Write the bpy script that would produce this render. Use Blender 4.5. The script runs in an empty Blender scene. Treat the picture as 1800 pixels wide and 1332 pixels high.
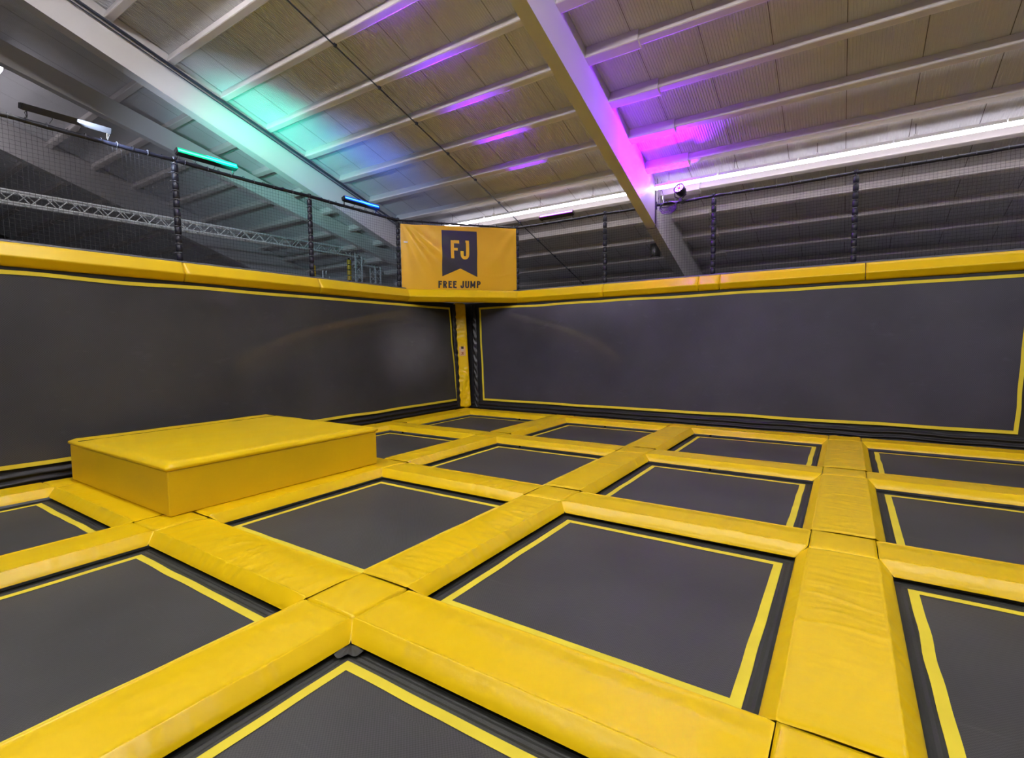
import bpy, bmesh, math, random
from mathutils import Vector, Matrix, noise
random.seed(7)
S = bpy.context.scene
C = S.collection
# ------------------------------------------------------------------ camera, world, exposure
cam_d = bpy.data.cameras.new('camera'); cam = bpy.data.objects.new('camera', cam_d); C.objects.link(cam)
cam_d.sensor_fit = 'HORIZONTAL'; cam_d.sensor_width = 36; cam_d.lens = 886.0*36/1800; cam_d.clip_start = .02
def _camrot():
    pi, ro, ya = .0684, -.0116, -.5857
    F = Vector((math.sin(ya)*math.cos(pi), math.cos(ya)*math.cos(pi), -math.sin(pi)))
    R0 = Vector((math.cos(ya), -math.sin(ya), 0)); U0 = R0.cross(F)
    R = R0*math.cos(ro)+U0*math.sin(ro); U = -R0*math.sin(ro)+U0*math.cos(ro)
    return Matrix((R, U, -F)).transposed()
cam.matrix_world = Matrix.Translation((0, 0, 1.5)) @ _camrot().to_4x4()
S.camera = cam
S.view_settings.view_transform = 'Standard'; S.view_settings.look = 'None'
S.view_settings.gamma = 1; S.view_settings.use_curve_mapping = False
S.view_settings.exposure = 0.72
w = bpy.data.worlds.new('world'); S.world = w; w.use_nodes = True
w.node_tree.nodes['Background'].inputs[0].default_value = (.30, .32, .36, 1)
w.node_tree.nodes['Background'].inputs[1].default_value = .1
TUBE, TUBE_FAR = 72.0, 9.5     # radiance of the linear lamps' diffusers (overhead rows, far row)
P_BAR, P_PAR, P_SPILL, B_BAR, G_BAR, W_FILL = 27, 20, 70, 5, 12, 24   # coloured stage lamps and the added white bar, watts

# ------------------------------------------------------------------ constants of the place
PW, PB, PT = .548, .075, .079       # pad width, bevel run, pad height
UX = [-6.735, -4.401, -2.049, .29, 2.63]      # right edges of the long pads
RY = [-.745, 1.584, 3.912, 6.207, 8.501]      # near edges of the cross pads
K = math.tan(math.radians(4.6))     # outward lean of the trampoline walls
YB, XL = 9.08, -7.30
def roofz(y): return 7.52 - .32*y

# ------------------------------------------------------------------ materials
def mat(name, base, rough=.5, metal=0, spec=.5, coat=0, coatr=.05, bump=None, var=None, emit=None):
    m = bpy.data.materials.new(name); m.use_nodes = True
    nt = m.node_tree; b = nt.nodes['Principled BSDF']
    b.inputs['Base Color'].default_value = (*base, 1); b.inputs['Roughness'].default_value = rough
    b.inputs['Metallic'].default_value = metal; b.inputs['Specular IOR Level'].default_value = spec
    b.inputs['Coat Weight'].default_value = coat; b.inputs['Coat Roughness'].default_value = coatr
    tc = nt.nodes.new('ShaderNodeTexCoord')
    if var:   # (scale xyz, amount, detail)
        mp = nt.nodes.new('ShaderNodeMapping'); mp.inputs['Scale'].default_value = var[0]
        nt.links.new(tc.outputs['Object'], mp.inputs[0])
        n = nt.nodes.new('ShaderNodeTexNoise'); n.inputs['Scale'].default_value = 1; n.inputs['Detail'].default_value = 4
        nt.links.new(mp.outputs[0], n.inputs['Vector'])
        r = nt.nodes.new('ShaderNodeMapRange'); r.inputs[1].default_value = .3; r.inputs[2].default_value = .7
        r.inputs[3].default_value = 1-var[1]; r.inputs[4].default_value = 1+var[1]
        nt.links.new(n.outputs[0], r.inputs[0])
        mx = nt.nodes.new('ShaderNodeVectorMath'); mx.operation = 'SCALE'
        mx.inputs[0].default_value = base; nt.links.new(r.outputs[0], mx.inputs['Scale'])
        nt.links.new(mx.outputs[0], b.inputs['Base Color'])
    if bump:  # (scale xyz, strength, distance)
        mp = nt.nodes.new('ShaderNodeMapping'); mp.inputs['Scale'].default_value = bump[0]
        nt.links.new(tc.outputs['Object'], mp.inputs[0])
        n = nt.nodes.new('ShaderNodeTexNoise'); n.inputs['Scale'].default_value = 1; n.inputs['Detail'].default_value = 3
        nt.links.new(mp.outputs[0], n.inputs['Vector'])
        bp = nt.nodes.new('ShaderNodeBump'); bp.inputs['Strength'].default_value = bump[1]; bp.inputs['Distance'].default_value = bump[2]
        nt.links.new(n.outputs[0], bp.inputs['Height']); nt.links.new(bp.outputs[0], b.inputs['Normal'])
    if emit:
        b.inputs['Emission Color'].default_value = (*emit[0], 1); b.inputs['Emission Strength'].default_value = emit[1]
    return m
YC = (.86, .575, .004)
M_yel = mat('yellow_vinyl', YC, .30, spec=.36, bump=((11, 11, 11), .35, .008), var=((1.3, 1.3, 1.3), .05))
M_yel2 = mat('yellow_vinyl_smooth', (.78, .52, .006), .42, bump=((5, 5, 5), .2, .004), var=((1, 1, 1), .04))
M_str = mat('yellow_stripe', (.80, .66, .035), .7, var=((4, 4, 4), .06))
M_web = mat('black_webbing', (.030, .032, .026), .6, bump=((60, 60, 60), .5, .003), var=((3, 3, 3), .2))
M_bfab = mat('black_fabric', (.012, .012, .016), .55, bump=((30, 30, 30), .4, .004))
M_ruf = mat('black_ruffle', (.012, .012, .017), .35)
def weave_mat(name, base, rough, scale, coat=0, streak=((1.2, 14, 1), .25), pale_oval=None):
    m = bpy.data.materials.new(name); m.use_nodes = True; nt = m.node_tree; b = nt.nodes['Principled BSDF']
    b.inputs['Roughness'].default_value = rough; b.inputs['Coat Weight'].default_value = coat; b.inputs['Coat Roughness'].default_value = .04
    b.inputs['Specular IOR Level'].default_value = .35
    tc = nt.nodes.new('ShaderNodeTexCoord'); L = nt.links.new
    ck = nt.nodes.new('ShaderNodeTexChecker'); ck.inputs['Scale'].default_value = scale
    ck.inputs['Color1'].default_value = (*[c*1.18 for c in base], 1); ck.inputs['Color2'].default_value = (*[c*.82 for c in base], 1)
    L(tc.outputs['Object'], ck.inputs['Vector'])
    # dusty patches and fine scuffs left by feet
    n1 = nt.nodes.new('ShaderNodeTexNoise'); n1.inputs['Scale'].default_value = .9; n1.inputs['Detail'].default_value = 5; L(tc.outputs['Object'], n1.inputs['Vector'])
    mp = nt.nodes.new('ShaderNodeMapping'); mp.inputs['Scale'].default_value = streak[0]; mp.inputs['Rotation'].default_value = (0, 0, -.35); L(tc.outputs['Object'], mp.inputs[0])
    n2 = nt.nodes.new('ShaderNodeTexNoise'); n2.inputs['Scale'].default_value = 1.6; n2.inputs['Detail'].default_value = 6; n2.inputs['Roughness'].default_value = .7; L(mp.outputs[0], n2.inputs['Vector'])
    r1 = nt.nodes.new('ShaderNodeMapRange'); r1.inputs[1].default_value = .35; r1.inputs[2].default_value = .7; r1.inputs[3].default_value = .85; r1.inputs[4].default_value = 1.25; L(n1.outputs[0], r1.inputs[0])
    r2 = nt.nodes.new('ShaderNodeMapRange'); r2.inputs[1].default_value = .6; r2.inputs[2].default_value = .8; r2.inputs[3].default_value = 0; r2.inputs[4].default_value = streak[1]; L(n2.outputs[0], r2.inputs[0])
    ad = nt.nodes.new('ShaderNodeMath'); ad.operation = 'ADD'; L(r1.outputs[0], ad.inputs[0]); L(r2.outputs[0], ad.inputs[1])
    vm = nt.nodes.new('ShaderNodeVectorMath'); vm.operation = 'SCALE'; L(ck.outputs['Color'], vm.inputs[0]); L(ad.outputs[0], vm.inputs['Scale'])
    out = vm.outputs[0]
    if pale_oval:   # a pale oval put into the mat colour: centre, radii (m), amount
        (c_, r_, am_) = pale_oval
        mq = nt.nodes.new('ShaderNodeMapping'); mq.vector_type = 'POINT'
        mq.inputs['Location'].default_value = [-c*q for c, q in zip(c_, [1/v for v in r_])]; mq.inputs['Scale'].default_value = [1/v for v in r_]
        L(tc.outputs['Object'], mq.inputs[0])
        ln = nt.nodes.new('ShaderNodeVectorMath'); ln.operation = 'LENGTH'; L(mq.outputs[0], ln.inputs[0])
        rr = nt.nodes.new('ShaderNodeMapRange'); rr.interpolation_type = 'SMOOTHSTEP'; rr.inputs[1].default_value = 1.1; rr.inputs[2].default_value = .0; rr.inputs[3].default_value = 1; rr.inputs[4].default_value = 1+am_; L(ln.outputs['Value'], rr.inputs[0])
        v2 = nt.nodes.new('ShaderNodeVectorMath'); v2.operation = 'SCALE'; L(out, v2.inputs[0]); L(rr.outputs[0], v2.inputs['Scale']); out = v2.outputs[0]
    L(out, b.inputs['Base Color'])
    return m
M_mat = weave_mat('jumping_mat_weave', (.053, .053, .053), .55, 130, 0, ((1.0, 9, 1), .5))
M_wmat = weave_mat('wall_mat_weave', (.047, .046, .066), .5, 90, .6, ((2, 2, 5), .5))
M_wmat2 = weave_mat('wall_mat_weave_haze', (.045, .046, .052), .5, 90, .6, ((2, 2, 5), .5), ((-7.4, 7.55, 1.35), (5, 1.15, .85), 2.4))  # pale oval is a hazy reflection painted into the mat colour
M_wmat3 = weave_mat('wall_mat_weave_pale_top', (.045, .044, .064), .5, 90, .6, ((2, 2, 5), .5), ((-4.4, 9.2, 2.5), (2.9, 5, .8), 1.3))  # paler oval towards the top of the mat
M_cream = mat('cream_painted_steel', (.63, .61, .62), .45, bump=((14, 14, 14), .03, .002), var=((.5, .5, .5), .04))
M_purl = mat('cream_purlin', (.64, .60, .60), .5, var=((.8, 2, 2), .03))
M_roof = mat('roof_sheet', (.59, .59, .63), .5, var=((.5, .5, .5), .03))
M_lap = mat('roof_joint', (.14, .13, .12), .6)
M_dark = mat('dark_cladding', (.085, .09, .095), .7, var=((.7, .7, .7), .15))
M_clad = mat('pale_cladding', (.55, .55, .57), .6, var=((.7, .7, .7), .06))
M_conc = mat('grey_floor', (.34, .34, .35), .7, var=((.5, .5, .5), .15))
M_foam = mat('black_foam_sleeve', (.011, .012, .026), .45, bump=((40, 40, 40), .3, .004))
M_tie = mat('pale_tie', (.16, .165, .21), .4)
M_net = mat('black_net_cord', (.025, .025, .035), .6)
M_blk = mat('black_metal', (.012, .012, .014), .35)
M_cab = mat('black_cable', (.01, .01, .014), .5)
M_rod = mat('dark_rod', (.03, .035, .06), .4)
M_alu = mat('aluminium', (.82, .84, .86), .35, metal=.1)
M_white = mat('white_housing', (.75, .74, .75), .4)
M_ban = mat('banner_vinyl', (.86, .49, .018), .38, coat=.15, coatr=.2, bump=((3, 3, 3), .15, .01))
M_ink = mat('banner_ink', (.035, .033, .05), .45)
M_ledge = mat('grey_tape', (.10, .10, .12), .5, bump=((20, 20, 20), .4, .004))
M_stick = mat('pale_sticker', (.80, .48, .22), .5)
M_stickw = mat('white_sticker', (.75, .55, .45), .5)
M_red = mat('red_print', (.35, .05, .02), .5)
M_brown = mat('dark_print', (.03, .015, .012), .5)
M_lbl = mat('blue_grey_print', (.085, .115, .14), .6)
M_tube = mat('tube_diffuser', (.9, .9, .9), .5, emit=((1, .965, .97), TUBE))
M_up = mat('added_uplight', (.9, .9, .9), .5, emit=((1, .97, 1), TUBE*.95))  # glow added to the overhead lamps to whiten the ceiling
M_tubef = mat('tube_diffuser_far', (.9, .9, .9), .5, emit=((1, .94, 1), TUBE_FAR))
M_ledp = mat('led_magenta_face', (.5, .1, .6), .5, emit=((1, .55, 1), 2.2))
M_ledb = mat('led_blue_face', (.1, .3, .8), .5, emit=((.10, .62, 1), 1.6))
M_plb = mat('blue_spill_glow', (.01, .05, .3), .3, emit=((.0, .07, .85), .6))
M_plp = mat('magenta_spill_glow', (.2, .0, .3), .3, emit=((.30, .0, .85), .6))
M_plg = mat('green_spill_glow', (.0, .3, .1), .3, emit=((.0, .6, .35), .6))
M_ledg = mat('led_green_face', (.1, .6, .4), .5, emit=((.1, 1, .6), 1.6))
M_ledc = mat('added_pale_led_face', (.6, .8, .9), .5, emit=((.8, .9, 1), 2))
M_ledw = mat('led_par_dot', (.8, .6, .9), .5, emit=((1, .75, 1), 1.6))
M_pwash = mat('purple_lit_lens', (.2, .02, .5), .3, emit=((.30, .0, 1), 1.3))

# ------------------------------------------------------------------ helpers
def link(o, parent=None):
    C.objects.link(o)
    if parent is not None: o.parent = parent
    return o
def mesh(name, V, Fc, m, parent=None, smooth=False):
    me = bpy.data.meshes.new(name); me.from_pydata([tuple(v) for v in V], [], Fc); me.update()
    me.materials.append(m)
    if smooth:
        for p in me.polygons: p.use_smooth = True
    return link(bpy.data.objects.new(name, me), parent)
def thing(name, label, cat, group=None, loc=(0, 0, 0)):
    o = bpy.data.objects.new(name, None); C.objects.link(o); o.location = loc; o.empty_display_size = .1
    o['label'] = label; o['category'] = cat
    if group: o['group'] = group
    return o
def tag(o, label=None, cat=None, group=None, kind=None):
    if label: o['label'] = label
    if cat: o['category'] = cat
    if group: o['group'] = group
    if kind: o['kind'] = kind
    return o
class MB:
    def __init__(s): s.V = []; s.F = []
    def add(s, V, Fc):
        n = len(s.V); s.V += [Vector(v) for v in V]; s.F += [tuple(i+n for i in f) for f in Fc]; return s
    def box(s, a, b):
        x0, y0, z0 = a; x1, y1, z1 = b
        return s.hexa([(x0, y0, z0), (x1, y0, z0), (x1, y1, z0), (x0, y1, z0), (x0, y0, z1), (x1, y0, z1), (x1, y1, z1), (x0, y1, z1)])
    def hexa(s, V): return s.add(V, [(0, 3, 2, 1), (4, 5, 6, 7), (0, 1, 5, 4), (1, 2, 6, 5), (2, 3, 7, 6), (3, 0, 4, 7)])
    def tube(s, pts, r, n=8, cap=True):
        pts = [Vector(p) for p in pts]; V = []; Fc = []
        T0 = (pts[1]-pts[0]).normalized(); a = T0.orthogonal().normalized()
        for i, p in enumerate(pts):
            T = (pts[min(i+1, len(pts)-1)]-pts[max(i-1, 0)]).normalized()
            a = (a-T*a.dot(T)).normalized(); b = T.cross(a); rr = r[i] if isinstance(r, (list, tuple)) else r
            for k in range(n):
                t = 2*math.pi*k/n; V.append(p+(a*math.cos(t)+b*math.sin(t))*rr)
        for i in range(len(pts)-1):
            for k in range(n): Fc.append((i*n+k, i*n+(k+1) % n, (i+1)*n+(k+1) % n, (i+1)*n+k))
        if cap: Fc += [tuple(range(n-1, -1, -1)), tuple(range((len(pts)-1)*n, len(pts)*n))]
        return s.add(V, Fc)
    def grid(s, fn, nu, nv):
        V = [fn(i/nu, j/nv) for j in range(nv+1) for i in range(nu+1)]; W = nu+1
        return s.add(V, [(j*W+i, j*W+i+1, (j+1)*W+i+1, (j+1)*W+i) for j in range(nv) for i in range(nu)])
    def build(s, name, m, parent=None, smooth=False, loc=None, bevel=0):
        V = s.V
        if loc is not None: V = [v-Vector(loc) for v in V]
        o = mesh(name, V, s.F, m, parent, smooth)
        if loc is not None: o.location = loc
        if bevel:
            b = o.modifiers.new('bevel', 'BEVEL'); b.width = bevel; b.segments = 2; b.limit_method = 'ANGLE'
        return o
def vn(x, y, z=0): return noise.noise(Vector((x, y, z)))
def ridge(v, p=5): return max(0, 1-abs(v)*2.2)**p
def wrinkle(s, u, seed, amp=1.0):
    """soft folds running across a pad: s along, u across (metres)"""
    sh = s + .25*u*vn(seed, s*.4) + .05*vn(s*2, u*3, seed)
    patch = max(0, min(1, .55+1.3*vn(s*.9+seed, u*1.2, 3.3)))
    a = ridge(vn(sh*4.6, u*1.1+seed*3.1, 1.7), 9)*.0075
    b = ridge(vn(sh*12+5, u*2.0+seed, 8.1), 6)*.0042 - ridge(vn(sh*9+15, u*1.6+seed, 4.1), 8)*.0040
    c = vn(s*3+seed, u*3, 9.)*.0040
    return amp*((a+b)*patch + c)

# ------------------------------------------------------------------ the hall shell
def struct(o): o['kind'] = 'structure'; return o
X0, X1, Y0, Y1 = -27.0, 9.2, -9.0, 14.2
struct(MB().box((X0, Y0, -1.0), (X1, Y1, -.9)).build('floor', M_conc))
struct(MB().box((X0-.1, Y0, -1), (X0, Y1, 10.5)).build('wall_left', M_dark))
struct(MB().box((X1, Y0, -1), (X1+.1, Y1, 10.5)).build('wall_right', M_dark))
struct(MB().box((X0, Y1, -1), (X1, Y1+.1, roofz(Y1)+.02)).build('wall_back', M_clad))
struct(MB().box((X0, Y0-.1, -1), (X1, Y0, 10.5)).build('wall_front', M_dark))
ceil = struct(MB().hexa([(X0, Y0, roofz(Y0)+.06), (X1, Y0, roofz(Y0)+.06), (X1, Y1, roofz(Y1)+.06), (X0, Y1, roofz(Y1)+.06),
                         (X0, Y0, roofz(Y0)+.12), (X1, Y0, roofz(Y0)+.12), (X1, Y1, roofz(Y1)+.12), (X0, Y1, roofz(Y1)+.12)]).build('ceiling', M_lap))
# ribbed roof sheets, 0.77 m wide, joints left open a few millimetres
SW = .77; base = MB(); n = 21
xs = []
for k in range(n):
    a = .004+(SW-.008)*k/n; p = (SW-.008)/n
    xs += [(a, 0), (a+p*.35, 0), (a+p*.5, .0045), (a+p*.85, .0045)]
xs.append((SW-.004, 0))
sheet_V = []; 
for y in (Y0+.01, Y1-.01):
    for x, d in xs: sheet_V.append((x, y, roofz(y)+d))
nx = len(xs); sheet_F = [(i, i+nx, i+nx+1, i+1) for i in range(nx-1)]
me = bpy.data.meshes.new('roof_sheet'); me.from_pydata(sheet_V, [], sheet_F); me.materials.append(M_roof)
x = -2.405-SW*32
while x < X1-SW:
    if x > X0: o = link(bpy.data.objects.new('roof_sheet', me), ceil); o.location = (x, 0, 0)
    x += SW
# purlins, one length per bay
RAFX = [-21.45, -15.30, -9.23, -3.02, 3.10]     # right face of each rafter
PD, PWd = .125, .105
def purlin_mesh(L, nm='purlin', d=PD, wd=PWd):
    # a box purlin with a small return lip, hanging square to the roof slope; origin at its top near edge
    s, c = .3048, .9524
    def pt(x, a, b): return (x, a*c - b*s, -a*s*1.0 - b*c)    # a along the slope (downhill), b away from roof
    prof = [(0, 0), (0, d), (.012, d+.006), (wd-.01, d+.006), (wd, d), (wd, 0)]
    V = [pt(x, a, b) for x in (0, L) for a, b in prof]; m = len(prof)
    Fc = [(i, (i+1) % m, (i+1) % m+m, i+m) for i in range(m)] + [tuple(range(m-1, -1, -1)), tuple(range(m, 2*m))]
    me = bpy.data.meshes.new(nm); me.from_pydata(V, [], Fc); me.materials.append(M_purl); me.update(); return me
bays = [(X0, -21.6), (-21.45, -15.45), (-15.30, -9.38), (-9.23, -3.18), (-3.02, 2.94), (3.10, X1)]
py = [5.66+.813*i for i in range(-17, 11)]
for a, b in bays:
    pm = purlin_mesh(b-a-.004)
    for y in py:
        if y < Y0+.2 or y > Y1-.3: continue
        if a < -15 and y < 4 or a > 3 and y < 2: continue
        o = link(bpy.data.objects.new('purlin', pm), ceil); o.location = (a+.002, y, roofz(y)-.001)
lm = purlin_mesh(.72, 'purlin_sleeve', PD+.035, PWd+.05)
for rx in (-3.02, 3.10):
    for y in py:
        if y < -2 or y > 12.5: continue
        o = link(bpy.data.objects.new('purlin_sleeve', lm), ceil); o.location = (rx+.003, y-.03, roofz(y-.03)-.001)

# rafters: deep white boxes under the purlins
def rafter(xr, label, y0=-8.5, y1=13.9, dep=None, wd=.16):
    t = thing('roof_rafter', label, 'beam', loc=(xr-wd/2, y1, roofz(y1)))
    f = dep or (lambda y: .70+.030*(y-4.9))
    mb = MB(); mb.hexa([(xr-wd, y0, roofz(y0)-f(y0)), (xr, y0, roofz(y0)-f(y0)), (xr, y1, roofz(y1)-f(y1)), (xr-wd, y1, roofz(y1)-f(y1)),
                        (xr-wd, y0, roofz(y0)-.01), (xr, y0, roofz(y0)-.01), (xr, y1, roofz(y1)-.01), (xr-wd, y1, roofz(y1)-.01)])
    o = mb.build('beam_web', M_cream, t, bevel=.006); o.matrix_parent_inverse = Matrix.Translation(-t.location)
    mb = MB(); e = .012
    mb.hexa([(xr-wd-e, y0, roofz(y0)-f(y0)-.012), (xr+e, y0, roofz(y0)-f(y0)-.012), (xr+e, y1, roofz(y1)-f(y1)-.012), (xr-wd-e, y1, roofz(y1)-f(y1)-.012),
             (xr-wd-e, y0, roofz(y0)-f(y0)), (xr+e, y0, roofz(y0)-f(y0)), (xr+e, y1, roofz(y1)-f(y1)), (xr-wd-e, y1, roofz(y1)-f(y1))])
    o = mb.build('bottom_flange', M_cream, t); o.matrix_parent_inverse = Matrix.Translation(-t.location)
    return t
rafter(-3.02, 'deep white roof rafter washed purple, crossing above the netting at right')
r = rafter(-9.23, 'white roof rafter behind the blue light bar, turning green at left', dep=lambda y: .72+.02*(y-6))
mb = MB()
for k in range(2): pass
mb.tube([(-9.19, -1, roofz(-1)-.19), (-9.19, 12, roofz(12)-.19)], .022, 8); mb.tube([(-9.19, -1, roofz(-1)-.26), (-9.19, 12, roofz(12)-.26)], .010, 6)
o = mb.build('conduit', M_rod, r); o.matrix_parent_inverse = Matrix.Translation(-r.location)
mb = MB(); mb.box((-9.225, 9.02, roofz(9.02)-.75), (-9.2, 9.06, roofz(9.06)-.2)); o = mb.build('seam_strap', M_cream, r); o.matrix_parent_inverse = Matrix.Translation(-r.location)
rafter(-15.30, 'farthest white roof rafter, dim behind the aluminium truss')
rafter(3.10, 'white roof rafter beyond the right edge of the court')
# shallower inclined white beam seen under the left rafter
xs_ = -11.0
def zb(y, s): return 1.5+(4.0-.256*(y*1.272-9.48))*.786 if s == 0 else 1.5+(4.0-.256*(y*1.272-9.48))*.786+.36
mb = MB()
for a, b in ((2.0, 13.8),):
    mb.hexa([(xs_-.15, a, zb(a, 0)), (xs_, a, zb(a, 0)), (xs_, b, zb(b, 0)), (xs_-.15, b, zb(b, 0)), (xs_-.15, a, zb(a, 1)), (xs_, a, zb(a, 1)), (xs_, b, zb(b, 1)), (xs_-.15, b, zb(b, 1))])
t = mb.build('inclined_beam', M_cream, loc=(xs_, 13.8, zb(13.8, 0)), bevel=.006); tag(t, 'white inclined beam seen through the left netting below the rafter', 'beam')

# tie rod running down the roof slope, with a clamp at each purlin
t = thing('tie_rod', 'long thin dark rod running diagonally under the roof purlins', 'rod', loc=(-6.22, 13.9, roofz(13.9)-.17))
def inv(o, t): o.matrix_parent_inverse = Matrix.Translation(-t.location); return o
inv(MB().tube([(-6.22, -6, roofz(-6)-.165), (-6.22, 13.9, roofz(13.9)-.165)], .011, 8).build('rod', M_rod, t), t)
for y in py:
    if -3 < y < 13.5:
        inv(MB().box((-6.235, y+.03, roofz(y)-.195), (-6.205, y+.075, roofz(y)-.13)).build('clamp', M_rod, t), t)

# ------------------------------------------------------------------ linear lamps
def lamp(x0, L, y, z, label, group=None):
    t = thing('linear_lamp', label, 'lamp', group, (x0, y, z))
    MB().box((.01, -.03, .0), (L-.01, .03, .045)).build('housing', M_white, t)
    MB().hexa([(.006, -.026, -.045), (L-.006, -.026, -.045), (L-.006, .026, -.045), (.006, .026, -.045), (.006, -.030, 0), (L-.006, -.030, 0), (L-.006, .030, 0), (.006, .030, 0)]).build('diffuser', M_tubef if y > 8 or x0 < -10 else M_tube, t)
    if y < 8 and x0 > -9: MB().box((.02, -.025, .0455), (L-.02, .025, .050)).build('added_uplight_slot', M_up, t)  # glowing top face added to put neutral light on the roof
    for fx in (.25, L-.25):
        if y > 8 and fx > .5 and L > .8: continue
        MB().tube([(fx, 0, .045), (fx, 0, roofz(y)-z)], .004, 5).build('hanging_wire', M_cab, t)
        MB().box((fx-.02, -.02, .045), (fx+.02, .02, .075)).build('wire_grip', M_white, t)
    return t
LL = 1.19
vis = ['glowing white linear lamp partly behind the yellow banner top', 'glowing white linear lamp just right of the banner top', 'glowing white linear lamp directly above the magenta light bar',
       'glowing white linear lamp touching the left side of the purple rafter', 'glowing white linear lamp starting at the right side of the purple rafter', 'glowing white linear lamp above the rightmost net post']
x0s = [-8.04, -6.85, -5.66, -4.47]
for x, l in zip(x0s, vis): lamp(x, LL, 9.30, 4.323, l, 'linear lamps above the right trampoline wall')
lamp(-2.99, 1.08, 9.30, 4.323, vis[4], 'linear lamps above the right trampoline wall')
lamp(-1.90, LL, 9.30, 4.323, vis[5], 'linear lamps above the right trampoline wall')
for i in range(3): lamp(-.71+LL*i, LL, 9.30, 4.323, 'linear lamp continuing the far lamp row out to the right', 'far lamp row beyond the right edge')
for y, z in ((2.0, 6.5), (-4.2, 8.45)):
    for i in range(11):
        x = -7.9+LL*i
        if abs(x+.58+3.1) < .6: x += 0
        lamp(x, LL, y, z, ('linear lamp of the row high above the middle of the court' if y > 0 else 'linear lamp of the highest row, behind the camera'), 'overhead lamp rows, '+('middle' if y > 0 else 'rear'))
for i in range(3): lamp(-15.6+LL*i, LL, -2, 3.2, 'low linear lamp over the neighbouring area at left', 'low lamps over the neighbouring area')
for i in range(4): lamp(-16.6+LL*i, LL, 2.6, 6.2, 'added linear lamp hung high over the neighbouring area at left', 'added high lamps over the neighbouring area')  # unseen lamps added to brighten the beam and trusses at left

# ------------------------------------------------------------------ floor pads
ROWN = ['beside the camera', 'nearest row', 'second row', 'third row', 'at the right wall']
COLN = ['along the left wall', 'on the line under the box', 'on the long centre line', 'on the line right of centre', 'on the far right line']
def padprof(n=5):
    """across profile: (u, z, d) with rounded creases and a thin welt"""
    P = []
    for k in range(5): P.append((PB*k/5*.93, PT*k/5*.95))
    P += [(PB*.90, PT*.925), (PB*.97, PT*1.02), (PB*1.03, PT*1.055), (PB*1.11, PT*1.02), (PB*1.22, PT*1.0)]
    m = 14
    for k in range(1, m): P.append((PB*1.22+(PW-2.44*PB)*k/m, PT))
    Q = [(PW-u, z) for u, z in reversed(P[:10])]
    return P+Q
PROF = padprof()
def droop(u, q):
    t = max(0, min(1, (u/PW-.55)/.33)); return 1-q*t*t*(3-2*t)
def beam_pad(ax, c, s0, s1, mitre0, mitre1, seed, nm='floor_pad', m=M_yel, amp=1.0, ppm=64):
    """ax 'U': runs along y, right edge x=c. ax 'V': runs along x, near edge y=c. s0,s1: crossing bottoms"""
    V = []; N = max(6, int((s1-s0)*ppm)); M = len(PROF)
    for i in range(N+1):
        f = i/N
        for j, (u, z) in enumerate(PROF):
            d = min(u, PW-u, PB)
            a = (s0 - (d if mitre0 else 0) + (0 if not mitre0 else 0)); b = (s1 + (d if mitre1 else 0))
            s = a+(b-a)*f
            edge = min((s-a), (b-s))
            g = 1-math.exp(-max(0, edge)/.012)
            zz = z*(1-.10*(1-g))*droop(u, .24 if ax == 'V' else .11)
            ins = .0025*(1 if f == 0 else -1 if f == 1 else 0)
            if z > .01:
                h = wrinkle(s, u, seed, amp)
                if u < PB or u > PW-PB: h += amp*(.0035*vn(s*26, seed, u*8)+.0035*vn(s*11, seed+9, u*5))
                zz += h*min(1, edge/.05+.15)*(1 if u < PW-1.8*PB else .35)
            bul = .006*math.sin(math.pi*min(1, d/PB))  # the sloping side bellies a little
            uu = u - (bul if u < PW/2 else -bul) if 0 < d < PB else u
            if j in (0, M-1): uu += (.004 if j == 0 else -.004)
            if ax == 'U': V.append((c-uu, s+ins, zz+.001))
            else: V.append((s+ins, c+uu, zz+.001))
    Fc = []
    fl = (ax == 'V')
    for i in range(N):
        for j in range(M-1):
            q = (i*M+j, i*M+j+1, (i+1)*M+j+1, (i+1)*M+j); Fc.append(q if not fl else q[::-1])
    for i, rv in ((0, 0), (N, 1)):
        q = tuple(i*M+j for j in range(M)); Fc.append(q if (rv ^ (not fl)) else q[::-1])
    Fc.append(tuple([0, M-1, N*M+M-1, N*M][::(1 if not fl else -1)]))
    cx, cy = ((c-PW/2, (s0+s1)/2) if ax == 'U' else ((s0+s1)/2, c+PW/2))
    V = [(x-cx, y-cy, z) for x, y, z in V]
    o = mesh(nm, V, Fc, m, smooth=True); o.location = (cx, cy, 0)
    return o
def flat_cross(c, r, seed):
    """square pad filling the crossing whose right/near bottom corner is (c, r)"""
    x0, x1, y0, y1 = c-PW+PB, c-PB, r+PB, r+PW-PB; n = 18; V = []; Fc = []
    for j in range(n+1):
        for i in range(n+1):
            x = x0+.003+(x1-x0-.006)*i/n; y = y0+.003+(y1-y0-.006)*j/n
            e = min(x-x0, x1-x, y-y0, y1-y)
            V.append((x, y, PT*min(droop(c-x, .05), droop(y-r, .09))*(1-.10*math.exp(-e/.012))+wrinkle(x*.8+y*.6, (x-y)*.5, seed, 1.1)*min(1, e/.05+.1)))
    W = n+1
    Fc = [(j*W+i, j*W+i+1, (j+1)*W+i+1, (j+1)*W+i) for j in range(n) for i in range(n)]
    ring = [i for i in range(W)]+[j*W+n for j in range(1, W)]+[n*W+i for i in range(n-1, -1, -1)]+[j*W for j in range(n-1, 0, -1)]
    k0 = len(V)
    for q in ring: V.append((V[q][0], V[q][1], .001))
    L = len(ring)
    for a in range(L): Fc.append((ring[a], k0+a, k0+(a+1) % L, ring[(a+1) % L]))
    Fc.append(tuple(k0+a for a in reversed(range(L))))
    cx, cy = (x0+x1)/2, (y0+y1)/2
    o = mesh('crossing_pad', [(x-cx, y-cy, z) for x, y, z in V], Fc, M_yel, smooth=True); o.location = (cx, cy, 0); return o
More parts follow.
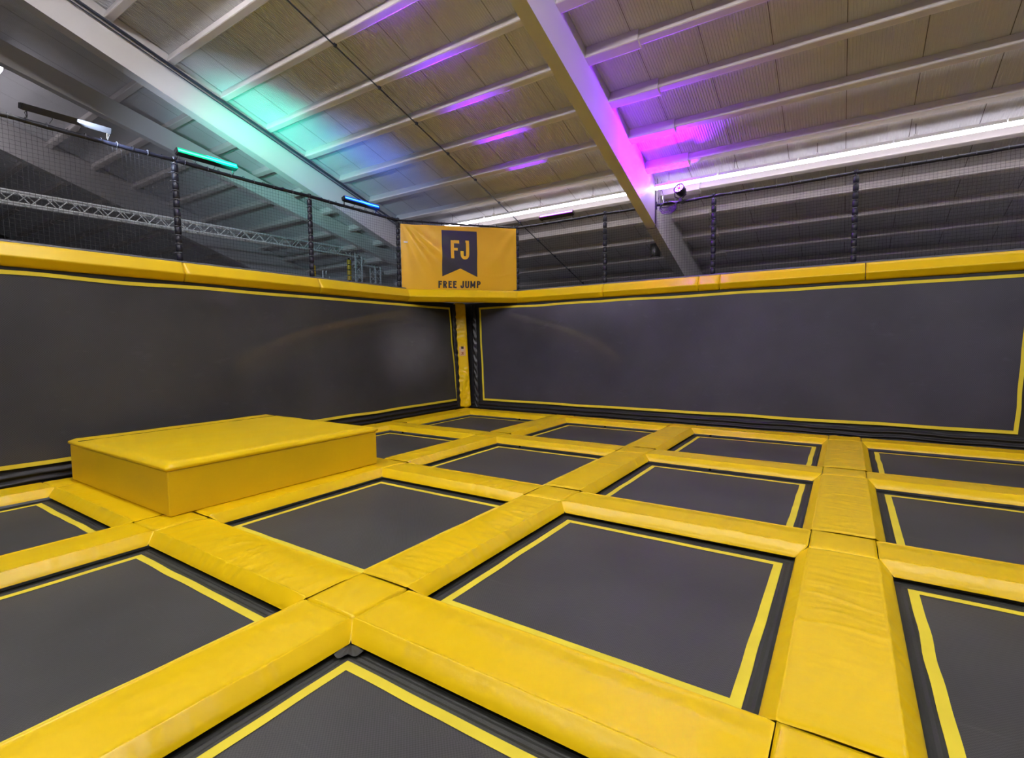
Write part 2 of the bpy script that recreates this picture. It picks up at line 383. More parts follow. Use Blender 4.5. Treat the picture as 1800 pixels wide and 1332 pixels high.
nU, nR = len(UX), len(RY)
for i in range(nU):
    for j in range(nR):
        last_row, first_col = j == nR-1, i == 0
        # crossings
        o = flat_cross(UX[i], RY[j], i*3.7+j*1.9)
        where = ['beside the camera', 'in the nearest cross row', 'in the second cross row', 'in the third cross row', 'against the right wall'][j]
        tag(o, 'square yellow crossing pad %s, %s' % (where, COLN[i]), 'pad', 'square crossing pads')
        if j < nR-1:   # long pads
            seg = ['segment beside the camera', 'segment after the nearest crossing', 'segment after the second crossing', 'segment ending at the right wall'][j]
            o = beam_pad('U', UX[i], RY[j]+PW, RY[j+1], True, True, i*2.3+j*5.1, amp=1.0 if j else .55)
            tag(o, 'yellow pad %s, %s' % (COLN[i], seg), 'pad', 'floor pads running towards the right wall')
        if i < nU-1:
            gap = ['between the left wall and the box', 'left of the centre line', 'right of the centre line', 'on the far right'][i]
            o = beam_pad('V', RY[j], UX[i], UX[i+1]-PW, True, True, i*4.3+j*2.7+50, amp=(.35 if (i, j) == (2, 1) else 1.0))
            tag(o, 'yellow floor pad laid sideways, %s, %s' % (ROWN[j], gap), 'pad', 'floor pads running sideways')

# ------------------------------------------------------------------ trampoline beds
def bed(i, j):
    x0, x1, y0, y1 = UX[i], UX[i+1]-PW, RY[j]+PW, RY[j+1]
    cx, cy = (x0+x1)/2, (y0+y1)/2
    rown = ['lowest in the picture', 'behind the nearest cross pad', 'behind the second cross pad', 'against the right wall'][j]
    coln = ['beside the left wall', 'left of the centre pads', 'right of the centre pads', 'at far right'][i]
    t = thing('trampoline_bed', 'dark trampoline bed %s, %s' % (coln, rown), 'trampoline', 'floor trampoline beds', (cx, cy, -.024))
    hx, hy = (x1-x0)/2+.06, (y1-y0)/2+.06
    dl, dr, dn, df = .065, .066, .048, .070       # stripe insets: left, right, near, far
    ix, iy = (x1-x0-dl-dr)/2, (y1-y0-dn-df)/2; ox_, oy_ = (dl-dr)/2, (dn-df)/2
    n = 10
    sd = i*7+j*13
    def wob(a): return .006*vn(a*2.3, sd)
    MB().grid(lambda a, b: Vector((ox_+(a*2-1)*ix, oy_+(b*2-1)*iy, -.006-.010*math.sin(math.pi*a)*math.sin(math.pi*b))), n, n).build('jumping_mat', M_mat, t, True)
    # ribbed webbing border: concentric folds
    rib = MB(); rings = 8; pts = []
    for k in range(rings+1):
        f = k/rings; ax_, ay_ = hx+(ix-hx)*f, hy+(iy-hy)*f; qx, qy = ox_*f, oy_*f; z = -.012+(.004 if k % 2 else 0)+.004*f
        pts.append([(qx-ax_, qy-ay_, z), (qx+ax_, qy-ay_, z), (qx+ax_, qy+ay_, z), (qx-ax_, qy+ay_, z)])
    V = [p for q in pts for p in q]; Fc = []
    for k in range(rings):
        for c in range(4): Fc.append((k*4+c, k*4+(c+1) % 4, (k+1)*4+(c+1) % 4, (k+1)*4+c))
    mesh('edge_webbing', V, Fc, M_web, t)
    # stripe ring, slightly wavy
    V = []; Fc = []; m = 24; wd = .052; ox, oy = ix, iy
    cs = [(-1, -1), (1, -1), (1, 1), (-1, 1)]
    for c in range(4):
        a0, b0 = cs[c]; a1, b1 = cs[(c+1) % 4]
        for k in range(m):
            f = k/m; e = math.sin(math.pi*f)
            for r_ in (0, 1):
                X, Y = ox-wd*r_, oy-wd*r_
                px, pyy = (a0+(a1-a0)*f)*X, (b0+(b1-b0)*f)*Y
                wv = .010*vn(f*5+c*10, sd)*e
                nx_, ny_ = ((0, b0) if b0 == b1 else (a0, 0))
                V.append((ox_+px+nx_*wv, oy_+pyy+ny_*wv, -.0035))
    T = 4*m
    for k in range(T): a = k*2; b = ((k+1) % T)*2; Fc.append((a, b, b+1, a+1))
    mesh('yellow_stripe', V, Fc, M_str, t)
    return t
for i in range(nU-1):
    for j in range(nR-1):
        if (i, j) == (0, 1): pass
        t = bed(i, j)
        if (i, j) == (2, 0):
            # crumpled black flap at the far left corner
            x0, y1 = UX[2], RY[1]
            def flap(a, b):
                th = -math.pi/2*a; r_ = .10*b*(1+.1*math.sin(a*9)); ct, st = math.cos(th), math.sin(th)
                return Vector((x0-.01+r_*ct, y1+.01+r_*st, .002+.016*b*(1-b)*4*.6+.006*math.sin(a*14)*b))
            o = MB().grid(flap, 20, 8).build('corner_flap', M_web, t, True); o.location = (-t.location.x, -t.location.y, .010)

# ------------------------------------------------------------------ yellow vinyl box on the left
t = thing('soft_box', 'large low yellow vinyl box platform with a padded lid at left', 'box', loc=(-5.85, 2.97, PT))
bx0, bx1, by0, by1 = -7.02+5.85, -4.70+5.85, 1.86-2.97, 4.11-2.97
MB().box((bx0, by0, .003), (bx1, by1, .395)).build('body', M_yel2, t, bevel=.012)
nx_, ny_ = 40, 40
mb = MB()
def lid(a, b):
    x = bx0-.012+(bx1-bx0+.024)*a; y = by0-.012+(by1-by0+.024)*b
    e = min(a, 1-a, b, 1-b)*2.3
    return Vector((x, y, .455-.030*math.exp(-e/.025)+.004*vn(x*3, y*3)+.003*ridge(vn(x*3, y*9, 2), 5)))
mb.grid(lid, nx_, ny_)
W = nx_+1
ring = list(range(W))+[j*W+nx_ for j in range(1, W)]+[ny_*W+i for i in range(nx_-1, -1, -1)]+[j*W for j in range(ny_-1, 0, -1)]
k0 = len(mb.V); L = len(ring)
mb.V += [Vector((mb.V[q].x*1.003, mb.V[q].y*1.003, .41)) for q in ring] + [Vector((mb.V[q].x*.995, mb.V[q].y*.995, .397)) for q in ring]
for a in range(L):
    b = (a+1) % L
    mb.F.append((ring[a], k0+a, k0+b, ring[b])); mb.F.append((k0+a, k0+L+a, k0+L+b, k0+b))
mb.build('padded_lid', M_yel, t, True)
mb = MB(); mb.box((bx0+.3, by0-.012, .452), (bx0+.304, by1+.01, .458)); mb.build('lid_seam', M_brown, t)

# ------------------------------------------------------------------ trampoline walls
def WP(side, a, h, off=0):
    if side == 'R': return Vector((a, YB+K*h-off, h))
    return Vector((XL-K*h+off, a, h))
def wallobj(side, a0, a1, tl, tr, label, loc):
    """a0 = end at the corner, a1 = far end. tl: stripe corner values (a_bottom, a_top) at the corner side, tr at the other"""
    t = thing('wall_trampoline', label, 'trampoline', loc=loc)
    I = lambda o: inv(o, t)
    ztop, zbot = 2.345, .25
    # dark border fabric behind
    def bf(f, g):
        h = .03+2.42*g; e0 = a0+(K*h+.02)*(1 if a0 > a1 else -1); a = e0+(a1-e0)*f
        return WP(side, a, h, .004*vn(a*6, h*9, 4)+.02*math.exp(-h/.06)-.07*min(1, 4*f, 4*(1-f))*min(1, 4*g, 4*(1-g)))
    I(MB().grid(bf, 90, 24).build('border_fabric', M_bfab, t, True))
    def am(f, g): # along value, following the slanted stripe by the corner
        h = zbot+(ztop-zbot)*g
        l = tl[0]+(tl[1]-tl[0])*g; rr = tr[0]+(tr[1]-tr[0])*g
        return l+(rr-l)*f, h
    def mf(f, g):
        a, h = am(f, g); return WP(side, a, h, .012-.03*math.sin(math.pi*f)*math.sin(math.pi*g))
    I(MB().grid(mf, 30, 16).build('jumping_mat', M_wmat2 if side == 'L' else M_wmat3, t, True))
    # stripe, wavy
    V = []; Fc = []; m = 60; wd = .045
    cs = [(0, 0), (1, 0), (1, 1), (0, 1)]
    Lx = abs(tr[0]-tl[0]); Lz = ztop-zbot
    for c in range(4):
        (u0, v0), (u1, v1) = cs[c], cs[(c+1) % 4]
        for k in range(m):
            f = k/m; e = min(1, 6*f, 6*(1-f))
            u, v = u0+(u1-u0)*f, v0+(v1-v0)*f
            wv = .018*vn(f*(9 if c in (0, 2) else 4)+c*10, ord(side[0]))*e
            for r_ in (0, 1):
                uu = u+(1 if u < .5 else -1)*0
                du = wd*r_/Lx; dv = wd*r_/Lz
                uu = u*(1-2*du)+du; vv = v*(1-2*dv)+dv
                if v0 == v1: vv += wv/Lz
                else: uu += wv/Lx
                a, h = am(uu, vv); V.append(WP(side, a, h, .020-.03*math.sin(math.pi*min(1, max(0, uu)))*math.sin(math.pi*min(1, max(0, vv)))))
    T = 4*m
    for k in range(T): a = k*2; b = ((k+1) % T)*2; Fc.append((a, b, b+1, a+1))
    I(mesh('yellow_stripe', V, Fc, M_str, t))
    # folds of slack net along the bottom
    def lf(f, g):
        a = a0+(a1-a0)*f; return WP(side, a, .075+.13*g, .022+.016*math.sin(g*11+2*vn(a*2, 1))+.01*vn(a*5, g*3))
    I(MB().grid(lf, 120, 12).build('slack_net_hem', M_bfab, t, True))
    # dark capping strip on top of the pads
    def cf(f, g):
        a = a0+(a1-a0)*f; th = -.3+2.4*g
        return WP(side, a, 2.655+.028*math.sin(th)+.006*vn(a*4, 2), -.02+.03*math.cos(th)+.004*vn(a*9, 4))
    I(MB().grid(cf, 80, 6).build('capping_strip', M_ledge, t, True))
    return t
tR = wallobj('R', -7.28, 2.6, (-6.815, -7.02), (1.9, 2.0), 'big dark wall trampoline with yellow stripe filling the right wall', (-2.5, YB, 0))
tL = wallobj('L', 9.05, -1.2, (8.78, 8.76), (.35, .3), 'dark wall trampoline with yellow stripe on the left wall', (XL, 4, 0))
# ruffled black sleeves beside the corner pad
def ruffle(side, a_b, a_t, wdt, t, sd):
    def fn(f, g):
        h = .10+2.32*g; a = a_b+(a_t-a_b)*g+wdt*(f-.5)
        fold = math.sin((h*34+f*9)+2.6*vn(h*3, f*2, sd))*.012*math.sin(math.pi*f)
        return WP(side, a, h, .02+.035*math.sin(math.pi*f)+fold+.008*vn(h*14, f*5, sd))
    inv(MB().grid(fn, 10, 150).build('ruffled_sleeve', M_ruf, t, True), t)
ruffle('R', -6.985, -7.185, .13, tR, 1.); ruffle('L', 8.80, 8.90, .12, tL, 2.)
# faint printed block on the left mat
for k in range(3):
    for q in range(7):
        if (k*5+q*3) % 7 == 6: continue
        a = 8.12+k*.034; h = 2.12-q*.038
        o = MB().hexa([WP('L', a, h-.026, .0), WP('L', a+.024, h-.026, .0), WP('L', a+.024, h-.026, .003), WP('L', a, h-.026, .003),
                       WP('L', a, h, .0), WP('L', a+.024, h, .0), WP('L', a+.024, h, .003), WP('L', a, h, .003)])
        if k == 0 and q == 0: lab = MB()
        lab.add(o.V, o.F)
lab.add(*(lambda b: (b.V, b.F))(MB().hexa([WP('L', 8.12, 1.80, .0), WP('L', 8.20, 1.80, .0), WP('L', 8.20, 1.80, .003), WP('L', 8.12, 1.80, .003), WP('L', 8.12, 1.825, .0), WP('L', 8.20, 1.825, .0), WP('L', 8.20, 1.825, .003), WP('L', 8.12, 1.825, .003)])))
o = lab.build('printed_mark', M_lbl, tL); inv(o, tL); o['label'] = 'faded blue grey print on the mat'

# pads along the top of the walls
def sweep_pad(path, prof, seed, nm, m=M_yel, amp=1.0, ends=.03, ppm=40):
    """path(s)->(point, out, up) for s in metres 0..L ; prof list of (out, up)"""
    fn, L = path; N = max(4, int(L*ppm)); M = len(prof); V = []; Fc = []
    for i in range(N+1):
        s = L*i/N; e = min(s, L-s); g = 1-.28*math.exp(-e/ends)
        P, O, Uq = fn(s)
        for j, (a, b) in enumerate(prof):
            aa = a*g; h = 0
            if a > .02: h = wrinkle(s, b*2, seed, amp)
            V.append(P+O*(aa+h)+Uq*b)
    for i in range(N):
        for j in range(M):
            j2 = (j+1) % M; Fc.append((i*M+j, i*M+j2, (i+1)*M+j2, (i+1)*M+j))
    Fc += [tuple(range(M)), tuple(N*M+j for j in reversed(range(M)))]
    c = sum(V, Vector())/len(V)
    o = mesh(nm, [v-c for v in V], Fc, m, smooth=True); o.location = c
    me = o.data; bm = bmesh.new(); bm.from_mesh(me); bmesh.ops.recalc_face_normals(bm, faces=bm.faces); bm.to_mesh(me); bm.free()
    return o
def subdiv(P, k):
    out = []
    for i in range(len(P)):
        a, b = P[i], P[(i+1) % len(P)]
        for q in range(k): out.append((a[0]+(b[0]-a[0])*q/k, a[1]+(b[1]-a[1])*q/k))
    return out
TP = [(.0, 2.395), (.03, 2.405), (.103, 2.478), (.115, 2.488), (.118, 2.50), (.112, 2.512), (.035, 2.645), (.015, 2.655), (-.02, 2.655), (-.02, 2.395)]
TP = [(a, b-2.5) for a, b in TP]
TPr = subdiv(TP[:8], 1)
TPf = [TP[0], TP[1], (.055, -.07), (.08, -.045)]+TP[2:6]+[(.092, .045), (.073, .078), (.054, .112)]+TP[6:]
def pathR(a0, a1): return (lambda s: (Vector((a0+s, YB+K*2.5, 2.5)), Vector((0, -1, 0)), Vector((0, K, 1))), a1-a0)
def pathL(a0, a1): return (lambda s: (Vector((XL-K*2.5, a1-s, 2.5)), Vector((1, 0, 0)), Vector((-K, 0, 1))), a1-a0)
g = 'pads along the top of the trampoline walls'
for a0, a1, l, nm in ((-5.985, -3.985, 'yellow top pad on the right wall just right of the banner', 1), (-3.975, -2.20, 'yellow top pad on the right wall left of the short joint pad', 2), (-2.19, -1.85, 'short creased yellow joint pad on top of the right wall', 3), (-1.84, .2, 'yellow top pad right of the short joint pad', 4), (.21, 2.5, 'yellow top pad at the far right end of the right wall', 5)):
    tag(sweep_pad(pathR(a0, a1), TPf, nm*3.1, 'wall_top_pad', amp=1.5 if nm == 3 else .8), l, 'pad', g)
for a0, a1, l, nm in ((5.395, 7.475, 'yellow top pad on the left wall just left of the banner', 6), (3.30, 5.385, 'yellow top pad on the left wall under the green light', 7), (1.2, 3.29, 'yellow top pad on the left wall above the box', 8), (-.9, 1.19, 'yellow top pad at the near end of the left wall', 9)):
    tag(sweep_pad(pathL(a0, a1), TPf, nm*3.1, 'wall_top_pad', m=M_yel2 if nm > 5 else M_yel, amp=.25), l, 'pad', g)
cA = Vector((XL-K*2.5, 7.49, 2.5)); cB = Vector((-6.0, YB+K*2.5, 2.5)); ce = (cB-cA).normalized(); cn = Vector((ce.y, -ce.x, 0))
LC = (cB-cA).length
tag(sweep_pad((lambda s: (cA+ce*s+cn*(.012), cn, Vector((0, 0, 1))), LC), TPf, 77, 'wall_top_pad', amp=1.1), 'yellow top pad cutting across the corner under the banner', 'pad', g)
# deck closing the corner behind the cross pad
mb = MB(); A_, B_, D_ = (-7.49, 7.5), (-6.0, 9.27), (-7.49, 9.27)
mb.add([(*A_, 2.60), (*B_, 2.60), (*D_, 2.60), (*A_, 2.655), (*B_, 2.655), (*D_, 2.655)], [(0, 2, 1), (3, 4, 5), (0, 1, 4, 3), (1, 2, 5, 4), (2, 0, 3, 5)])
tag(mb.build('corner_deck', M_bfab, loc=(-7, 8.7, 2.6)), 'black triangular deck behind the banner closing the corner', 'deck')

# corner column pad
bA, bB = Vector((-7.195, 8.90, .085)), Vector((-7.40, 9.00, 2.46))
ax = Vector((1, 1, 0)).normalized(); od = Vector((1, -1, 0)).normalized()
V = []; Fc = []; N = 100; hw = .145
cp = [(-hw, -.13), (-hw, -.03), (-hw*.93, -.006), (-hw*.8, .0), (-hw*.5, 0), (-hw*.25, 0), (0, 0), (hw*.25, 0), (hw*.5, 0), (hw*.8, 0), (hw*.93, -.006), (hw, -.03), (hw, -.13)]
M = len(cp)
for i in range(N+1):
    f = i/N; P = bA.lerp(bB, f); h = 2.38*f
    e = min(h, 2.38-h); rnd = math.sqrt(max(0, 1-(1-min(1, e/.07))**2))
    for a, b in cp:
        sc = .55+.45*rnd; 
        tw = h*.8+a*2.2*(1 if h > 1.2 else -1)
        wr = .022*ridge(vn(tw*5.5, a*.8, 3), 5)*(1.0 if (h > 1.5 or h < .9) else .25)+.004*vn(h*9, a*9)
        V.append(P+ax*(a*sc)+od*(b-(1-rnd)*.03+wr)-Vector((0, 0, 0)))
for i in range(N):
    for j in range(M):
        j2 = (j+1) % M; Fc.append((i*M+j, i*M+j2, (i+1)*M+j2, (i+1)*M+j))
Fc += [tuple(reversed(range(M))), tuple(N*M+j for j in range(M))]
col = thing('corner_pad', 'tall narrow yellow pad standing in the corner between both walls', 'pad', loc=bA)
o = inv(mesh('pad_cover', V, Fc, M_yel, col, True), col)
# little sticker
def colp(a, h, d): return bA.lerp(bB, h/2.38)+ax*a+od*d
def quad3(a0, a1, h0, h1, d0, d1): return [colp(a0, h0, d0), colp(a1, h0, d0), colp(a1, h0, d1), colp(a0, h0, d1), colp(a0, h1, d0), colp(a1, h1, d0), colp(a1, h1, d1), colp(a0, h1, d1)]
stk = inv(MB().hexa(quad3(-.055, .085, 1.17, 1.385, .002, .013)).build('sticker', M_stick, col), col)
stk['label'] = 'pale sticker with a dark square over a red pictogram'
for nm, q, m in (('white_dot', (-.015, .045, 1.275, 1.33, .01, .015), M_stickw), ('dark_square', (-.012, .045, 1.33, 1.385, .01, .016), M_brown)):
    o = MB().hexa(quad3(*q)).build(nm, m, stk)
mb = MB()
for a0, h0, a1, h1 in ((.01, 1.255, .018, 1.225), (.018, 1.225, .005, 1.195), (.018, 1.225, .042, 1.20), (-.012, 1.25, .05, 1.235), (-.02, 1.20, .018, 1.225), (.03, 1.25, .018, 1.225)):
    mb.tube([colp(a0, h0, .0155), colp(a1, h1, .0155)], .0045, 5)
o = mb.build('red_pictogram', M_red, stk)

# ------------------------------------------------------------------ net posts, rails and nets
ZR = 4.03
def NP(side, a, z): # net plane point
    if side == 'R': return Vector((a, 9.40, z))
    return Vector((-7.62, a, z))
def make_post():
    r0 = MB().tube([(0, 0, 0), (0, 0, 1.33)], .020, 10).build('post_tube', M_blk)
    return r0
sleeve_me = None; tie_me = None
sm = MB()
pts = [(0, 0, z) for z in (.0, .012, .05, .09, .103)]
sm.tube(pts, [.030, .040, .041, .040, .030], 12)
sleeve_me = bpy.data.meshes.new('foam_sleeve'); sleeve_me.from_pydata([tuple(v) for v in sm.V], [], sm.F); sleeve_me.materials.append(M_foam)
for p in sleeve_me.polygons: p.use_smooth = True
tm = MB(); ring = [(math.cos(a)*.0385, math.sin(a)*.0385, 0) for a in [2*math.pi*k/14 for k in range(15)]]
tm.tube(ring, .0042, 5, False); tm.tube([(.036, -.02, 0), (.055, -.045, -.012)], .0035, 5)
tie_me = bpy.data.meshes.new('tie_wrap'); tie_me.from_pydata([tuple(v) for v in tm.V], [], tm.F); tie_me.materials.append(M_tie)
def post(x, y, label, lean=(0, 0)):
    t = thing('net_post', label, 'post', 'padded black posts holding the netting', (x, y, 2.66))
    MB().tube([(0, 0, 1.40), (0, 0, 0), (lean[0], lean[1], -3.56)], .020, 10).build('post_tube', M_blk, t)
    MB().tube([(0, 0, 1.37), (0, 0, 1.40), (0, 0, 1.415)], [.034, .036, .012], 10).build('post_cap', M_foam, t)
    for k in range(11):
        s = link(bpy.data.objects.new('foam_sleeve', sleeve_me), t); s.location = (0, 0, .03+k*.118)
        s = link(bpy.data.objects.new('tie_wrap', tie_me), t); s.location = (0, 0, .14+k*.118); s.rotation_euler = (random.uniform(-.12, .12), random.uniform(-.12, .12), random.uniform(-2.4, -.7))
    return t
RPX = [-6.06, -4.01, -1.99, .05, 2.1]; LPY = [7.38, 5.37, 3.32, 1.28, -.75]
rl = ['padded black net post at the right edge of the yellow banner', 'padded black net post midway between banner and purple rafter', 'padded black net post right of the round purple spotlight', 'padded black net post out to the right of the photo', 'padded black net post at the far right end']
ll = ['padded black net post at the left edge of the yellow banner', 'padded black net post tinted green at the left', 'padded black net post on the left wall above the box', 'padded black net post near the close end of the left wall', 'padded black net post at the very near end of the left wall']
for x, l in zip(RPX, rl): post(x, 9.40, l, (0, .02))
for y, l in zip(LPY, ll): post(-7.62, y, l, (-.02, 0))
def rail(A, B, label, r=.026):
    A, B = Vector(A), Vector(B); L = (B-A).length; n = max(6, int(L/.06)); d = (B-A)/n
    pts = [A+d*i+Vector((0, 0, .004*vn(i*.7, A.x, A.y)-.01*math.sin(math.pi*i/n))) for i in range(n+1)]
    t = thing('top_rail', label, 'rail', 'padded rails along the top of the netting', (A+B)/2)
    inv(MB().tube(pts, [r+.005*vn(i*.9, B.x, B.y) for i in range(n+1)], 10).build('foam_cover', M_foam, t, True), t)
    k = 0; s = .15
    while s < L-.1:
        P = A+(B-A)*(s/L); u = (B-A).normalized(); side = u.cross(Vector((0, 0, 1)))
        rg = [P+(side*math.cos(q)+Vector((0, 0, 1))*math.sin(q))*(r+.006) for q in [2*math.pi*w_/10 for w_ in range(11)]]
        inv(MB().tube(rg, .0035, 4, False).build('tie_wrap', M_tie if k % 2 else M_cab, t), t); s += .17+.05*vn(s*3, A.x); k += 1
    return t
rail(NP('R', -6.06, ZR), NP('R', -4.01, ZR), 'padded black rail with the magenta light bar above it')
rail(NP('R', -4.01, ZR), NP('R', -3.22, ZR), 'short padded black rail ending at the left of the purple rafter')
rail(NP('R', -2.985, ZR), NP('R', -1.99, ZR), 'padded black rail carrying the round spotlight')
rail(NP('R', -1.99, ZR), NP('R', .05, ZR), 'padded black rail right of the round spotlight')
rail(NP('R', .05, ZR), NP('R', 2.1, ZR), 'padded black rail at the far right end')
rail(NP('L', 7.38, ZR), NP('L', 5.37, ZR), 'padded black rail with the blue light bar above it')
rail(NP('L', 5.37, ZR), NP('L', 3.32, ZR), 'padded black rail at left carrying the green light bar')
rail(NP('L', 3.32, ZR), NP('L', 1.28, ZR), 'padded black rail on the left wall above the box')
rail(NP('L', 1.28, ZR), NP('L', -.75, ZR), 'padded black rail at the near end of the left wall')
rail(NP('L', 7.38, ZR), NP('R', -6.06, ZR), 'thin black rail along the top edge of the yellow banner', .018)
# end plate of the rail by the rafter
def net(A, B, label, z0=2.66, z1=4.02, pitch=.046, group='black safety net panels'):
    A, B = Vector(A), Vector(B); L = (B-A).length; u = (B-A)/L; nn = Vector((u.y, -u.x, 0))
    mb = MB(); r_ = .0015
    nv = int(L/pitch)
    for i in range(nv+1):
        s = L*i/nv; pts = []
        for q in range(6):
            z = z0+(z1-z0)*q/5; o_ = .010*vn(s*2.2, z*2.5, A.x+A.y)
            pts.append(A+u*min(L, max(0, s+o_*math.sin(math.pi*q/5)))+nn*(.015*vn(s, z, 3))+Vector((0, 0, z)))
        mb.tube(pts, r_, 3, False)
    nh = int((z1-z0)/pitch)
    for j in range(nh+1):
        z = z0+(z1-z0)*j/nh; n_ = max(4, int(L/.25))
        mb.tube([A+u*(L*q/n_)+nn*(.015*vn(L*q/n_, z, 3))+Vector((0, 0, z+.008*vn(q*.5, z*3, A.y))) for q in range(n_+1)], r_, 3, False)
    t = thing('safety_net', label, 'net', group, ((A+B)/2)+Vector((0, 0, z0)))
    o = inv(mb.build('net_mesh', M_net, t), t); o['kind'] = 'stuff'
    for z in (z0, z1): inv(MB().tube([A+Vector((0, 0, z)), B+Vector((0, 0, z))], .006, 6).build('border_rope', M_net, t), t)
    return t
f0 = lambda s, a: (a, 9.40, 0) if s == 'R' else (-7.62, a, 0)
net(f0('R', -6.03), f0('R', -4.05), 'black safety net between the banner and the next post')
net(f0('R', -3.97), f0('R', -3.19), 'black safety net left of the purple rafter')
net(f0('R', -2.99), f0('R', -2.02), 'black safety net hanging under the round spotlight')
net(f0('R', -1.95), f0('R', .02), 'black safety net right of the round spotlight')
net(f0('R', .08), f0('R', 2.07), 'black safety net at the far right end')
# the net drops below the rafter's underside: lower strip in front of it
net((-3.19, 9.40, 0), (-2.99, 9.40, 0), 'narrow black net strip under the rafter', 2.66, 3.62)
net(f0('L', 5.41), f0('L', 7.34), 'black safety net below the blue light bar')
net(f0('L', 3.36), f0('L', 5.33), 'black safety net tinted green at left')
net(f0('L', 1.32), f0('L', 3.28), 'black safety net on the left wall above the box')
net(f0('L', -.71), f0('L', 1.24), 'black safety net at the near end of the left wall')
net((-7.60, 7.44, 0), (-6.10, 9.36, 0), 'black safety net directly behind the banner')

# ------------------------------------------------------------------ the banner
BL = Vector((-7.57, 7.44, 0)); BR = Vector((-6.08, 9.38, 0)); bu = (BR-BL).normalized(); bn = Vector((bu.y, -bu.x, 0))
def bsurf(s, z, d=0):
    f = s/2.44; g = (z-2.65)/1.33
    # diagonal drapes from the upper left corner, a shallow belly
    q = math.hypot(s+.1, 4.15-z); th = math.atan2(4.15-z, s+.1)
    fold = .020*math.sin(th*19+1.0)*math.exp(-((th-.85)/.45)**2)*min(1, q)*max(0, 1-max(0, s-1.4))
    q2 = math.hypot(2.6-s, 4.2-z); th2 = math.atan2(4.2-z, 2.6-s)
    fold += .012*math.sin(th2*15)*math.exp(-((th2-.9)/.5)**2)*max(0, min(1, (s-1.3)))
    fold += .010*math.exp(-((z-2.95-(s-1.9)**2*.5)/.03)**2)*(1 if 1.55 < s < 2.3 else 0)*.5
    belly = .045*math.sin(math.pi*min(1, max(0, f)))*math.sin(math.pi*min(1, max(0, g)))
    return BL+bu*s+bn*(.035+belly+fold*math.sin(math.pi*min(1, max(0, g)))**.5+d)+Vector((0, 0, z))
ban = thing('banner', 'yellow vinyl banner with a dark swallowtail badge above two words', 'banner', loc=BL+bu*1.2+Vector((0, 0, 2.66)))
def bz(s, g):
    f = s/2.44; return (2.64+.03*f)*(1-g)+(3.950+.058*f-.006*math.sin(math.pi*f*5)**2)*g
inv(MB().grid(lambda f, g: bsurf(-.03+2.47*f, bz(-.03+2.47*f, g)), 110, 60).build('banner_sheet', M_ban, ban, True), ban)
def bprint(quads, name, m, parent, d=.002, label=None, n=4):
    mb = MB()
    for q in quads:
        q = [Vector(p) for p in q]
        mb.grid(lambda f, g: bsurf(*((q[0].lerp(q[1], f)).lerp(q[3].lerp(q[2], f), g)), d), n, n)
    o = mesh(name, mb.V, mb.F, m, parent, True)
    if parent is ban: inv(o, ban)
    if label: o['label'] = label
    return o
badge = bprint([[(.797, 2.928), (1.176, 3.097), (1.176, 3.881), (.802, 3.876)], [(1.176, 3.097), (1.547, 2.934), (1.553, 3.886), (1.176, 3.881)]], 'badge', M_ink, ban, .002, 'dark swallowtail badge', 20)
def R4(x0, y0, x1, y1): return [(x0, y0), (x1, y0), (x1, y1), (x0, y1)]
def stroke(pts, w_):
    out = []
    for i in range(len(pts)-1):
        a, b = Vector(pts[i]), Vector(pts[i+1]); t_ = (b-a).normalized(); n_ = Vector((-t_.y, t_.x))*w_/2
        ta = (Vector(pts[i+1])-Vector(pts[max(0, i-1)])).normalized(); tb = (Vector(pts[min(len(pts)-1, i+2)])-Vector(pts[i])).normalized()
        na = Vector((-ta.y, ta.x))*w_/2; nb = Vector((-tb.y, tb.x))*w_/2
        out.append([tuple(a+na), tuple(a-na), tuple(b-nb), tuple(b+nb)][::-1])
    return out
def arc(cx, cy, rx, ry, a0, a1, n=10): return [(cx+rx*math.cos(math.radians(a0+(a1-a0)*k/n)), cy+ry*math.sin(math.radians(a0+(a1-a0)*k/n))) for k in range(n+1)]
W_ = .068
Fl = [R4(.985, 3.30, .985+W_, 3.676), R4(.985+W_, 3.614, 1.165, 3.68), R4(.985+W_, 3.468, 1.132, 3.522)]
bprint(Fl, 'letter', M_ban, badge, .004, 'yellow letter F')
Jl = [R4(1.308, 3.382, 1.308+W_, 3.684), R4(1.298, 3.64, 1.309, 3.684)] + stroke(arc(1.283, 3.385, .059, .062, 0, -180, 12), W_*.95) + [R4(1.19, 3.384, 1.257, 3.463)]
bprint(Jl, 'letter', M_ban, badge, .004, 'yellow letter J')
